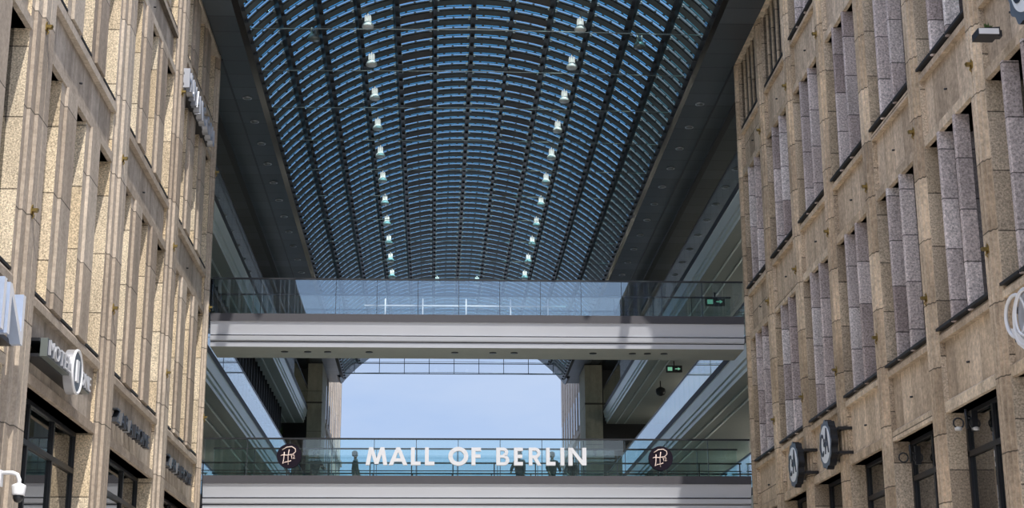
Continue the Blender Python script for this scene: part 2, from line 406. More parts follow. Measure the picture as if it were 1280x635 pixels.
ZR = dict(top=20.7, in0=-.47, in1=1.08, bands=[(6.78, 7.0, 5.34), (12.42, 12.65, 10.96), (18.0, 18.2, 16.53)],
          rows=[(7.0, 10.96), (12.65, 16.53), (18.2, 20.6)], shop=5.36, transom=4.5, nm=1)
def pierR(last):
    if last: return [(-1.10, .6), (-1.10, .10), (-1.0, .10), (-1.0, 0), (-.83, 0), (-.83, .6)]
    a = [(-1.10, .6), (-1.10, .10), (-1.0, .10), (-1.0, .045), (-.89, .045), (-.89, 0), (-.76, 0), (-.76, .03), (-.72, .03), (-.72, 0), (-.58, 0), (-.58, .05), (-.45, .05), (-.45, .6)]
    return a
gapsR = [(-.45, .675), (.80, 1.675), (1.80, 2.652)]
right = facade(1, XRR, 'stone_facade', 'shaded travertine department store front on the right with narrow pink grey fins', RY0, RP, 9, pierR, gapsR, ZR, 49.94,
               (M['rtan'], M['rjamb'], M['rpanel'], M['rfin'], M['rjamb']), 3, 42, 1)


# ------------------------------------------------------------------ roof slab, vault
VX, VH, VZ, VC = 1.30, 7.55, 20.55, 24.08
RAD = (VH**2+(VC-VZ)**2)/(2*(VC-VZ)); CZ = VC-RAD; AMAX = math.asin(VH/RAD)
YA, YB_ = 43.0, 107.5
def arcp(a, y, dr=0): return (VX+(RAD+dr)*sin(a), y, CZ+(RAD+dr)*cos(a))
for side, xa, xb, lab in ((-1, VX-VH, -16, 'left'), (1, VX+VH, 19, 'right')):
    mb = MB(); inner = xa
    XFs = side*(XL if side < 0 else XRR); recess = -8.1 if side < 0 else 10.85
    mb.box(inner, XFs+side*0.0, YA, YB_, 20.55 if side < 0 else 20.72, 21.1)
    mb.box(XFs, xb, 49.95, 104.5, 20.55, 21.1)
    if side > 0: mb.box(inner, XFs, YA, YB_, 20.55, 20.75)
    mb.box(XFs, xb, YA, 49.95, 20.75, 21.1)
    c = mb.build('ceiling', M['ceil']); tag(c, 'dark panelled soffit along the %s side of the glass vault' % lab, kind='structure')
    c.name = 'ceiling'
    j = MB().box(XFs-.03, XFs+.03, 49.95, 104, 20.52, 20.56).box(recess-.12, recess+.12, 49.95, 104, 20.49, 20.56)
    o = j.build('trim_%d' % (1 if side < 0 else 2), M['black']); tag(o, 'black joint and slot in the %s soffit' % lab, kind='structure')

roof = thing('glass_vault', (VX, (YA+YB_)/2, 20.55), 'dark barrel vaulted glass and steel roof arching over the passage', 'roof')
NR = 12; PY = 3.55/4; DA = 2*AMAX/NR
def arcband(mb, a0, a1, y0, y1, r0, r1, n, mi=0):
    vs = []; fs = []
    for k in range(n+1):
        a = a0+(a1-a0)*k/n
        vs += [arcp(a, y0, r0), arcp(a, y1, r0), arcp(a, y1, r1), arcp(a, y0, r1)]
    for k in range(n):
        b_ = k*4
        for q in range(4): fs.append((b_+q, b_+(q+1) % 4, b_+4+(q+1) % 4, b_+4+q))
    fs.append((0, 3, 2, 1)); e_ = n*4; fs.append((e_, e_+1, e_+2, e_+3)); mb.add(vs, fs, mi)
YC0 = 47.26
ny = int((105.2-YA)/PY); ystart = YC0-5*PY
for k in range(ny+1):
    y = ystart+k*PY
    if y < YA-.1 or y > 105.0: continue
    mb = MB()
    for c_ in range(NR):
        a0 = -AMAX+c_*DA+.006; a1 = a0+DA-.012
        alt = (c_ == 7 and k % 2 == 0) or (c_ == 4 and k % 2 == 0)
        arcband(mb, a0, a1, y, y+(.41 if not alt else .54), .0, .045, 3, 2 if alt else 0)
        arcband(mb, a0, a1, y+.60, y+.63, .03, .045, 3, 1)
        arcband(mb, a0, a1, y+.785, y+.8875, .015, .045, 3, 1)
        for q, dy in ((.06, .69), (.5, .70), (.94, .69), (.06, .81), (.94, .81), (.25, .47), (.75, .47)):
            p = arcp(a0+(a1-a0)*q, y+dy, .0); s_ = .04
            mb.box(p[0]-s_, p[0]+s_, p[1]-.02, p[1]+.04, p[2]-.01, p[2]+.04, 1 if q in (.25, .75, .5) else 3)
    mb.build('roof_arch', [M['roofpanel'], M['black'], M['brownpanel'], M['clamp']], roof)
    g1 = MB(); arcband(g1, -AMAX, AMAX, y+.34, y+.615, .05, .06, 36); arcband(g1, -AMAX, AMAX, y+.615, y+.83, .05, .06, 36, 1)
    g1.build('glass_strip', [M['glass_blue'], M['glass_pale']], roof)
for c_ in range(NR+1):
    a = -AMAX+c_*DA; w = .07 if c_ % 2 else .09
    mb = MB(); da = w/RAD
    arcband(mb, a-da, a+da, YA, 105.2, -.30, .06, 1)
    # lattice bolts under the rib
    for k in range(70):
        y = YA+.6+k*PY
        if y < 105: p = arcp(a, y, -.33); mb.box(p[0]-.06, p[0]+.06, y-.06, y+.06, p[2]-.04, p[2]+.04)
    mb.build('rib', M['black'], roof)
for k in range(-1, 17):
    y = YC0+k*3.55
    if y > 105: break
    MB().tube([(VX-VH, y, 20.52), (VX, y, 20.60), (VX+VH, y, 20.52)], .015, 6).build('tie_cable', M['cable'], roof)
# hanging glazing of the far gable
gab = thing('gable_screen', (VX, 105.4, 20.7), 'suspended glass screen closing the far end arch of the vault', 'glass screen')
n = 40; pts = [(arcp(-AMAX+2*AMAX*k/n, 0, -.05)) for k in range(n+1)]
poly = [(p[0], p[2]) for p in pts]
MB().prism(poly, lambda p, t: (p[0], t, max(p[1], 20.72)), 105.38, 105.42).build('glass_pane', M['glass_gable'], gab)
mb = MB()
for z in (20.75, 21.45):
    half = sqrt(max(0, RAD**2-(z-CZ)**2)); mb.box(VX-half, VX+half, 105.3, 105.36, z-.025, z+.025)
mb.build('transom', M['dark'], gab)
for k in range(-4, 5):
    x = VX+k*1.68; zt = CZ+sqrt(RAD**2-(x-VX)**2)
    MB().box(x-.02, x+.02, 105.3, 105.36, 20.75 if k % 1 == 0 else 21.4, zt).build('mullion', M['dark'], gab)
arch = MB(); arcband(arch, -AMAX-.02, AMAX+.02, 105.1, 107.3, .0, .35, 40); arch.build('end_arch', M['dark'], roof)

# lamps under the vault
def lamp(a, y, on, label, group, first=[None, None]):
    idx = 0 if on else 1
    p = arcp(a, y, -.30)
    if first[idx] is None:
        t_ = thing('ceiling_lamp', (0, 0, 0), label, 'lamp', group)
        m1 = M['lampwhite'] if on else M['lampoff']; m2 = M['lampcap'] if on else M['lampoff']
        MB().lathe([(.19, -.28), (.215, -.25), (.21, -.19), (.17, -.12), (.14, -.08)], (0, 0, 0), 14).build('skirt', m2, t_)
        for k in range(4):
            b_ = pi/4+k*pi/2
            MB().lathe([(.035, -.09), (.042, -.07), (.042, .13), (.02, .17)], (.105*cos(b_), .105*sin(b_), 0), 8).build('tube', m1, t_)
        MB().lathe([(.02, -.08), (.02, .24), (.015, .27)], (0, 0, 0), 8).build('stem', m1, t_)
        first[idx] = t_
    src = first[idx]
    if src.get('_used'):
        t_ = src.copy(); COL.objects.link(t_)
        for ch in src.children:
            c_ = ch.copy(); COL.objects.link(c_); c_.parent = t_
        t_['label'] = label; t_['group'] = group
    else: t_ = src; t_['_used'] = 1
    t_.location = p
ordn = ['nearest', 'second', 'third', 'fourth', 'fifth', 'sixth', 'seventh', 'eighth', 'ninth', 'tenth', 'eleventh', 'twelfth']
for s_, nm in ((-1, 'left'), (1, 'right')):
    for k in range(11):
        lamp(s_*math.asin(3.78/(RAD-.3)), 52.1+k*3.52, True, '%s lamp of the %s lit row under the glass vault' % (ordn[k], nm), '%s row of lit vault lamps' % nm)
lamp(-math.asin(5.75/RAD), 50.9, False, 'unlit dark lamp high on the left flank of the vault', 'unlit vault lamps')
lamp(math.asin(5.9/RAD), 50.9, False, 'unlit dark lamp high on the right flank of the vault', 'unlit vault lamps')
lamp(-math.asin(1.25/RAD), 91.5, True, 'small far lamp just above the bridge, left of the vault crown', 'far crown lamps')
lamp(math.asin(1.2/RAD), 91.5, True, 'small far lamp just above the bridge, right of the vault crown', 'far crown lamps')

# soffit downlights
def copy_of(src, loc, label, group=None):
    t_ = src.copy(); COL.objects.link(t_)
    for ch in src.children:
        c_ = ch.copy(); COL.objects.link(c_); c_.parent = t_
    t_.location = loc; t_['label'] = label
    if group: t_['group'] = group
    return t_
dl0 = None
for nm, xs in (('left', -6.79), ('right', 9.52), ('outer right', 12.2)):
    for k in range(11):
        y = 53.5+2.44*k
        if xs > 11 and k < 3: continue
        lab = '%s downlight of the %s soffit row' % (ordn[k], nm); grp = '%s row of soffit downlights' % nm
        if dl0 is None:
            dl0 = thing('downlight', (xs, y, 20.55), lab, 'downlight', grp)
            MB().lathe([(.15, -.035), (.165, -.03), (.165, .0)], (xs, y, 20.55), 16).build('trim_ring', M['steel'], dl0)
            MB().lathe([(.12, -.045), (.12, -.034)], (xs, y, 20.55), 16).build('lens', M['downlight'], dl0)
        else: copy_of(dl0, (xs, y, 20.55), lab, grp)

# building floor above the right soffit, seen through the glass
up = thing('upper_storey', (15, 76, 21.1), 'pale stone upper storey rising behind the right flank of the vault', 'building')
MB().box(10.3, 18.5, 48, 104, 21.1, 29).build('wall', M['farstone'], up)
for k in range(24):
    MB().box(10.26, 10.3, 48.4+k*2.3, 49.6+k*2.3, 22.0, 24.8).build('window', M['pane'], up)

# the block across the square behind the viewpoint, seen in the glass
ob = thing('office_block', (0, -75, -1.7), 'pale office block across the square behind the viewpoint, mirrored in the lower glass', 'building')
MB().box(-70, 70, -90, -66, -1.7, 24).build('wall', M['pier'], ob)
for k in range(36):
    MB().box(-68+k*3.8, -66+k*3.8, -65.98, -65.9, 1, 22).build('window', M['pane'], ob)

# ------------------------------------------------------------------ galleries inside the arcade
# fascia profile: (offset away from the front, z below floor top)
def fprof(back=None, th=1.05, deep=5.0):
    return [(0.0, 0), (0.0, -.27), (.03, -.27), (.10, -.66), (.20, -.66), (.20, -.72), (.14, -.72), (.14, -.86), (.24, -.88), (.24, -.93), (.20, -.93), (.22, -th), (deep, -th), (deep, 0)]
def gallery(side, X0, Xb, ztop, y0, y1, nm, lvl):
    t_ = thing('gallery_deck', (side*(X0+1), (y0+y1)/2, ztop-1.05), '%s gallery deck on the %s side of the arcade' % (lvl, nm), 'gallery')
    pr = fprof(deep=Xb-X0-.07)
    sd = [2 if k == 0 else 0 for k in range(len(pr))]; sd[11] = 1; sd[12] = 1; sd[13] = 1
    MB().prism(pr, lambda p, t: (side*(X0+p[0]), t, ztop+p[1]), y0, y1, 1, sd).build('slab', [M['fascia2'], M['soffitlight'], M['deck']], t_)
    # linear grooves in the soffit
    for k, d in enumerate((.75, 1.3)):
        MB().box(side*(X0+d), side*(X0+d+.07), y0+.3, y1-.3, ztop-1.09, ztop-1.045).build('soffit_strip', M['fascia2'], t_)
    b_ = thing('glass_balustrade', (side*(X0+.05), (y0+y1)/2, ztop), 'glass balustrade with dark handrail along the %s %s gallery' % (lvl, nm), 'balustrade')
    n_ = int((y1-y0)/1.35); w = (y1-y0-.2)/n_
    for k in range(n_):
        MB().box(side*(X0+.03), side*(X0+.05), y0+.1+k*w, y0+.1+(k+1)*w-.012, ztop, ztop+1.16).build('glass_panel', M['glass_calm' if ztop > 17 else 'glass_rail'], b_)
    MB().box(side*(X0+.01), side*(X0+.08), y0+.1, y1-.1, ztop+1.16, ztop+1.21).build('handrail', M['black'], b_)
    return t_
for side, X0, Xb, nm in ((-1, 8.1, 12.5, 'left'), (1, 10.85, 16.0, 'right')):
    for z, lvl in ((6.70, 'lower'), (12.0, 'middle'), (17.65, 'upper')):
        gallery(side, X0, Xb, z, 50.1, 100.6, nm, lvl)
    # shop fronts along the back of the galleries
    sf = thing('shop_front', (side*Xb, 75, 5.6), 'dark glazed shop fronts behind the %s galleries' % nm, 'shop front')
    MB().box(side*Xb, side*(Xb+.4), 49.95, 102.3, -1.7, 20.5).build('wall', M['core'], sf)
    for (z0, z1) in ((6.7, 10.9), (12.0, 16.55), (17.65, 20.5)):
        for k in range(18):
            MB().box(side*(Xb-.05), side*(Xb-.005), 50.3+k*2.9, 50.3+k*2.9+2.75, z0+.05, z1-.05).build('pane', M['pane'], sf)
    if side > 0: continue
# glazed wall right behind the left middle gallery edge
gw = thing('mullioned_glazing', (-9.3, 75, 12.0), 'dark mullioned glazing under the upper left gallery', 'glazing')
MB().box(-9.35, -9.30, 52, 95, 12.0, 16.6).build('pane', M['shoppane'], gw)
for k in range(36): MB().box(-9.30, -9.20, 52+k*1.22, 52.07+k*1.22, 12.0, 16.6).build('mullion', M['black'], gw)
MB().box(-9.30, -9.18, 52, 95, 14.6, 14.7).build('transom', M['black'], gw)

# end piers, lobby walls, outer buildings
for side, xa, xb, nm in ((-1, -7.22, -8.15, 'left'), (1, 9.72, 10.85, 'right')):
    p = thing('stone_pier', ((xa+xb)/2, 101.4, -1.7), 'grey stone clad pier at the far end of the %s gallery' % nm, 'pier')
    MB().box(xa, xb, 100.8, 104.4, -1.7, 20.5).build('shaft', M['pier'], p)
    MB().box(xa-.02*side, xb, 100.77, 100.83, 17.9, 18.0).build('joint_band', M['core'], p)
    if side > 0: MB().box(10.2, 10.38, 100.65, 100.80, 14.55, 14.95).build('wall_box', M['black'], p)
    e_ = thing('lobby_wall', (side*12, 102, -1.7), 'dark recessed lobby closing the %s galleries at their far end' % nm, 'wall')
    x1 = -12.9 if side < 0 else 16.4
    MB().box(xb+side*.02, x1, 102.5, 103, -1.7, 20.5).build('wall', M['black'], e_)
    MB().box(xb+side*.02, x1, 102.4, 102.52, 15.0, 15.3).build('header', M['dark'], e_)
    ob = thing('outer_building', (side*11, 115, -1.7), 'pale stone building beyond the %s end of the roof' % nm, 'building')
    Xo = -7.24 if side < 0 else 9.95; y1 = 123.5
    MB().box(Xo+side*.3, Xo+side*9, 104.6, y1, -1.7, 24).build('wall', M['farstone'], ob)
    MB().box(Xo+side*.06, Xo+side*.32, 104.6, y1, -1.7, 24).build('facing', M['farstone'], ob)
    for k in range(9):
        yy = 104.6+k*2.1
        MB().box(Xo, Xo+side*.35, yy, yy+.55, -1.7, 24).build('pilaster', M['farstone'], ob)
        for (z0, z1) in ((4, 10.8), (12.2, 16.6), (17.7, 20)):
            MB().box(Xo+side*.04, Xo+side*.32, yy+.75, yy+1.9, z0, z1).build('window', M['pane'], ob)
    MB().box(Xo-side*.08, Xo+side*.3, 104.6, y1, 16.9, 17.25).build('ledge', M['farstone'], ob)
    MB().box(Xo-side*.08, Xo+side*.3, 104.6, y1, 11.2, 11.6).build('ledge', M['farstone'], ob)

# fill lights added at the gallery backs to brighten ceilings, with small fixtures
wl0 = None
for side, Xw, zs_, nm in ((1, 15.9, (8.9, 14.3, 19.4), 'right'), (-1, -12.4, (8.9, 19.4), 'left')):
    for z in zs_:
        for k in range(5):
            y = 56+k*10
            lab = '%s added warm fill lamp at the back of the %s %s gallery' % (ordn[k], {8.9: 'lower', 14.3: 'middle', 19.4: 'upper'}[z], nm)
            if wl0 is None:
                wl0 = thing('gallery_fill_lamp', (Xw, y, z), lab, 'lamp', 'added gallery fill lamps')
                MB().lathe([(.06, 0), (.11, .05), (.14, .22), (.13, .24)], (Xw, y, z), 12).build('shade', M['white'], wl0)
                ld = bpy.data.lights.new('gallery_fill_light', 'POINT'); ld.energy = GALLERY_W; ld.color = (1, .95, .82); ld.shadow_soft_size = .15
                t_ = wl0
            else: t_ = copy_of(wl0, (Xw, y, z), lab, 'added gallery fill lamps')
            lo = bpy.data.objects.new('gallery_fill_light', ld); COL.objects.link(lo); lo.parent = t_; lo.location = (-side*.25, 0, .35)
# warm lamps and exit signs
def exit_sign(x, y, z, label):
    t_ = thing('exit_sign', (x, y, z), label, 'sign')
    MB().box(x-.42, x+.42, y, y+.12, z, z+.36).build('housing', M['black'], t_)
    MB().box(x-.34, x-.10, y-.012, y, z+.08, z+.28).build('pictogram', M['exit'], t_)
    MB().prism([(.05, .16), (.05, .21), (.2, .21), (.2, .27), (.33, .185), (.2, .10), (.2, .16)], lambda p, q: (x+p[0], q, z+p[1]), y-.012, y).build('arrow', M['exit'], t_)
    MB().box(x-.03, x+.03, y+.03, y+.09, z+.36, 16.62).build('hanger', M['black'], t_)
exit_sign(12.05, 65.8, 16.0, 'green lit exit sign hanging under the upper right gallery near the upper bridge')
exit_sign(12.45, 80.5, 16.0, 'green lit exit sign hanging under the upper right gallery beyond the upper bridge')
dc = thing('dome_camera', (12.5, 86, 15.75), 'dark dome hanging under the upper right gallery', 'camera')
MB().lathe([(.05, 0), (.22, .08), (.28, .22), (.26, .4), (.1, .5)], (12.5, 86, 15.75), 14).build('dome', M['black'], dc)
MB().tube([(12.5, 86, 16.2), (12.5, 86, 16.60)], .03).build('stem', M['black'], dc)
for k, (px, y, z) in enumerate(((11.3, 99.5, 8.35), (11.6, 99.3, 8.9), (11.9, 99.5, 8.1), (12.3, 99.2, 9.3), (-9.0, 99.5, 10.9), (-9.4, 99.5, 10.9))):
    t_ = thing('pendant_lamp', (px, y, z), ('%s warm lamp glowing in the dark lobby at the far %s' % (['lowest left', 'second', 'lowest right', 'highest', 'right hand', 'left hand'][k], 'right' if k < 4 else 'left')), 'lamp', 'lobby lamps')
    MB().lathe([(.03, 0), (.09, .03), (.10, .1), (.04, .17)], (px, y, z), 10).build('bulb', M['warm'], t_)
    MB().tube([(px, y, z+.17), (px, y, 10.94 if z < 10.8 else 11.0)], .01, 5).build('cord', M['black'], t_)

# ------------------------------------------------------------------ footbridges
def bridge(zt, y0, y1, xa, xb, label, glab, nback=True, fasc=True):
    yb = y1
    t_ = thing('footbridge', ((xa+xb)/2, (y0+y1)/2, zt-1.05), label, 'bridge')
    fp = [(0.0, 0), (0.0, -.26), (.03, -.26), (.16, -.66), (.24, -.66), (.24, -.71), (.10, -.71), (.14, -.84), (.20, -.87), (.26, -.87), (.26, -.90), (.20, -.90), (.22, -1.05)]
    full = [(y0+a, zt+b_) for a, b_ in fp]+[(y1-a, zt+b_) for a, b_ in reversed(fp)]
    nf = len(full); sd = [0]*nf; sd[0] = 1; sd[-1] = 2; sd[-2] = 1; sd[12] = 2
    for k in (4, 8, 9): sd[k] = 1
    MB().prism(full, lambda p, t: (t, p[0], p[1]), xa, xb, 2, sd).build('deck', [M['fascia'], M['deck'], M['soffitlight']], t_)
    for k, x in enumerate([-4.9, -4.15, -3.5, -2.15, .65, 1.9, 2.6, 5.2, 6.5, 7.0, 7.55]):
        MB().lathe([(.10, -.02), (.12, -.015), (.12, 0)], (x, y0+.95, zt-1.05), 14).build('downlight', M['black'], t_)
    for fb, yy, nm in ((0, y0+.03, 'front'), (1, y1-.05, 'rear')):
        b_ = thing('glass_balustrade', ((xa+xb)/2, yy, zt), glab % nm, 'balustrade')
        n_ = 13; w = (xb-xa-.04)/n_
        for k in range(n_):
            MB().box(xa+.02+k*w, xa+.02+(k+1)*w-.014, yy, yy+.02, zt, zt+1.14).build('glass_panel', M['glass_sky' if (zt > 11 and fb == 0) else 'glass_rail'], b_)
        for k in range(1, n_): MB().box(xa+.02+k*w-.012, xa+.02+k*w+.006, yy+.02, yy+.05, zt, zt+1.14).build('post', M['dark'], b_)
        MB().box(xa, xb, yy-.02, yy+.04, zt+1.14, zt+1.19).build('handrail', M['black'], b_)
    return t_
bridge(11.79, 49.95, 52.15, -7.22, 10.08, 'upper white edged footbridge crossing the passage below the glass vault', '%s glass balustrade of the upper footbridge')
bridge(6.58, 49.95, 52.15, -7.22, 10.08, 'lower white edged footbridge carrying the white lettering', '%s glass balustrade of the lower footbridge')
wr = thing('mirrored_frame', (.6, 51.2, 11.79), 'white bars standing in for a frame mirrored in the upper footbridge glass', 'rail')  # solid white tubes standing in for a reflection in the front glass
MB().tube([(-2.35, 51.2, 12.38), (4.35, 51.2, 12.38)], .025, 8).build('top_bar', M['white'], wr)
for x in (-1.66, -.42, 1.02, 2.5, 3.2+.55): MB().tube([(x, 51.2, 11.79), (x, 51.2, 12.62)], .022, 8).build('post', M['white'], wr)
# farther footbridge at the lower level
b3 = thing('footbridge', (1.4, 56.5, 5.6), 'plain rear footbridge seen through the lower glass balustrade with people on it', 'bridge')
MB().box(-8.1, 10.85, 55.1, 58.2, 5.75, 6.55).build('deck', M['deck'], b3)
for yy, nm in ((55.15, 'front'), (57.9, 'back')):
    b_ = thing('railing', (1.4, yy, 6.55), 'thin dark %s railing of the rear footbridge' % nm, 'railing')
    MB().box(-8.05, 10.8, yy, yy+.05, 7.68, 7.73).build('handrail', M['black'], b_)
    MB().box(-8.05, 10.8, yy, yy+.03, 7.42, 7.45).build('middle_rail', M['black'], b_)
    for k in range(14): MB().box(-8.0+k*1.44, -7.96+k*1.44, yy, yy+.04, 6.55, 7.68).build('post', M['black'], b_)
    for k in range(14): MB().box(-8.0+k*1.44+.06, -8.0+k*1.44+1.40, yy+.01, yy+.025, 6.6, 7.4).build('glass_panel', M['glass_rail'], b_)

# ------------------------------------------------------------------ MALL OF BERLIN lettering
sg = thing('letter_sign', (1.3, 49.85, 6.8), 'large white block letters reading MALL OF BERLIN on the lower footbridge', 'sign')
PXM = 1/ (4.267*39.6)
def px2x(px): return -2.15+(px-27)/(1210-27)*(4.82+2.15)
LZ0, LZ1 = 6.90, 7.46
def rect(a, b_, c_, d): return [(a, b_), (c_, b_), (c_, d), (a, d)]
def letter(x0, x1, polys, holes=None):
    """polys in the unit square"""
    mb = MB(); X0, X1 = px2x(x0), px2x(x1); hh = LZ1-LZ0
    for i_, P_ in enumerate(polys):
        mb.prism(P_, lambda p, t: (X0+p[0]*(X1-X0), t, LZ0+p[1]*hh), 49.85-.002*(i_ % 4), 49.972+.001*(i_ % 4))
    mb.build('letter', M['letterwhite'], sg)
def ring(cx, cz, rx, rz, tx, tz, a0, a1, n=24):
    out_ = []
    for k in range(n):
        t0 = a0+(a1-a0)*k/n; t1 = a0+(a1-a0)*(k+1)/n
        out_.append([(cx+rx*cos(t0), cz+rz*sin(t0)), (cx+rx*cos(t1), cz+rz*sin(t1)), (cx+(rx-tx)*cos(t1), cz+(rz-tz)*sin(t1)), (cx+(rx-tx)*cos(t0), cz+(rz-tz)*sin(t0))])
    return out_
def LM(a, b_): letter(a, b_, [[(0, 0), (.19, 0), (.32, 1), (.15, 1)], [(1, 0), (.81, 0), (.68, 1), (.85, 1)], [(.17, 1), (.33, 1), (.59, .05), (.41, .05)], [(.83, 1), (.67, 1), (.41, .05), (.59, .05)]])
def LA_(a, b_): letter(a, b_, [[(0, 0), (.23, 0), (.60, 1), (.40, 1)], [(1, 0), (.77, 0), (.40, 1), (.60, 1)], rect(.2, .2, .8, .38)])
def LL(a, b_): letter(a, b_, [rect(0, 0, .40, 1), rect(.40, 0, 1, .20)])
def LO(a, b_): letter(a, b_, ring(.5, .5, .5, .53, .22, .22, 0, 2*pi, 32))
def LF(a, b_): letter(a, b_, [rect(0, 0, .42, 1), rect(.42, .80, 1, 1), rect(.42, .42, .96, .61)])
def LE(a, b_): letter(a, b_, [rect(0, 0, .42, 1), rect(.42, .81, 1, 1), rect(.42, .41, .94, .60), rect(.42, 0, 1, .19)])
def LI(a, b_): letter(a, b_, [rect(0, 0, 1, 1)])
def LN(a, b_): letter(a, b_, [rect(0, 0, .23, 1), rect(.77, 0, 1, 1), [(.0, 1), (.24, 1), (1, 0), (.76, 0)]])
def LB(a, b_): letter(a, b_, [rect(0, 0, .30, 1), rect(.3, .83, .52, 1), rect(.3, .43, .58, .58), rect(.3, 0, .58, .17)]+ring(.52, .74, .40, .26, .27, .165, -pi/2, pi/2, 14)+ring(.58, .29, .42, .29, .28, .17, -pi/2, pi/2, 14))
def LR(a, b_): letter(a, b_, [rect(0, 0, .28, 1), rect(.28, .83, .52, 1), rect(.28, .40, .52, .56)]+ring(.52, .70, .42, .30, .27, .17, -pi/2, pi/2, 14)+[[(.34, .42), (.64, .45), (1.0, 0), (.69, 0)]])
LM(27, 143); LA_(150, 250); LL(268, 320); LL(343, 394); LO(468, 575); LF(592, 643); LB(725, 795); LE(820, 868); LR(900, 967); LL(993, 1043); LI(1070, 1091); LN(1113, 1210)

def logo(x, z, label):
    t_ = thing('round_sign', (x, 49.9, z-.38), label, 'sign', 'round script signs')
    MB().lathe([(.385, 0), (.385, .122)], (x, 49.85, z), 40, axis='y', smooth=False).build('disc', M['disc'], t_)
    def st(pts, r): 
        MB().tube([(x+a, 49.84, z+b_) for a, b_ in pts], r, 6).build('stroke', M['script'], t_)
    st([(.00, .20), (-.03, .0), (-.02, -.28)], .014)
    st([(-.22, .18), (-.08, .27), (.08, .29), (.19, .22), (.20, .13), (.12, .05), (-.06, .02), (-.20, .03), (-.26, 0)], .015)
    st([(-.15, .12), (-.16, -.08), (-.19, -.25), (-.12, -.20), (.0, -.18), (.07, -.15)], .015)
    st([(.07, .02), (.09, -.07), (.09, -.10)], .011)
    st([(.11, .0), (.15, .03), (.17, -.01), (.13, -.08), (.14, -.09), (.19, -.07)], .010)
logo(-4.55, 7.18, 'round dark disc with script monogram at the left end of the lower footbridge')
logo(7.19, 7.13, 'round dark disc with script monogram at the right end of the lower footbridge')

# ------------------------------------------------------------------ signs on the facades
UL, VZ_, NL = (0, 1, 0), (0, 0, 1), (1, 0, 0)
# hotel sign: black-faced channel letters with silver returns, numeral disc between the words
ms = thing('letter_sign', (-7.2, 30.4, 5.75), 'long silver edged hotel sign with a numeral disc over the nearest left shop window', 'sign')
for z in (5.93, 6.22): MB().box(-7.45, -7.18, 28.5, 32.3, z-.03, z+.03).build('mounting_bar', M['black'], ms)
MB().box(-7.18, -7.05, 28.60, 30.45, 5.93, 6.27).build('case', M['lampoff'], ms); MB().box(-7.18, -7.05, 31.25, 32.28, 5.90, 6.24).build('case', M['lampoff'], ms)
MB().box(-7.052, -7.045, 28.63, 30.43, 5.95, 6.25).build('face', M['charcoal'], ms); MB().box(-7.052, -7.045, 31.27, 32.25, 5.92, 6.22).build('face', M['charcoal'], ms)
letters('MOTEL', ms, (-7.045, 28.66, 5.96), UL, VZ_, NL, .28, 1.72, .04, [M['white'], M['steel']])
letters('ONE', ms, (-7.045, 31.3, 5.93), UL, VZ_, NL, .28, .92, .04, [M['white'], M['steel']])
mb = MB(); mb.lathe([(.44, 0), (.44, .17)], (-7.18, 30.87, 6.08), 36, axis='x', smooth=False); mb.build('numeral_disc', M['steel'], ms)
MB().tube([(-7.0, 30.87+.42*cos(a*pi/18), 6.08+.42*sin(a*pi/18)) for a in range(36)], .03, 6, closed=True).build('disc_rim', M['white'], ms)
mb = MB(); mb.lathe([(.39, 0), (.39, .012)], (-7.012, 30.87, 6.08), 36, axis='x', smooth=False); mb.build('disc_face', M['disc_ring'], ms)
letters('1', ms, (-7.0, 30.74, 5.88), UL, VZ_, NL, .42, .2, .03, [M['white'], M['white']])
# two shop signs with separate dark serif letters
for (ya, yb, lab) in ((35.85, 40.1, 'dark standoff letters over the middle left shop window'), (43.05, 47.4, 'dark standoff letters over the farthest left shop window')):
    zs_ = thing('letter_sign', (-7.3, (ya+yb)/2, 5.92), lab, 'sign')
    letters('ZARA HOME', zs_, (-7.30, ya, 5.93), UL, VZ_, NL, .32, yb-ya, .13, [M['charcoal'], M['dark']], gap=.22)
    for c_ in range(8): MB().box(-7.46, -7.28, ya+.25+c_*.52, ya+.30+c_*.52, 6.04, 6.10).build('bracket', M['black'], zs_)
# pale blue letters high on the far left corner
ts = thing('letter_sign', (-7.2, 45.1, 16.95), 'pale blue standoff letters high at the far end of the left front', 'sign')
MB().box(-7.5, -7.22, 42.6, 47.9, 16.72, 16.80).build('mounting_rail', M['black'], ts); MB().box(-7.5, -7.22, 42.6, 47.9, 17.05, 17.12).build('mounting_rail', M['black'], ts)
letters('HUMANIC COU', ts, (-7.24, 42.6, 16.66), UL, VZ_, NL, .58, 5.3, .18, [M['blueletter'], M['steel']], gap=.12)
bs = thing('letter_sign', (-7.2, 24, 5.7), 'large white standoff letters at the left edge above the cropped shop window', 'sign')
letters('BERLIN', bs, (-7.22, 21.6, 5.72), UL, VZ_, NL, .86, 5.15, .2, [M['white'], M['blueletter']], gap=.13)
MB().box(-7.5, -7.2, 21.6, 26.8, 5.72, 5.80).build('mounting_rail', M['black'], bs)

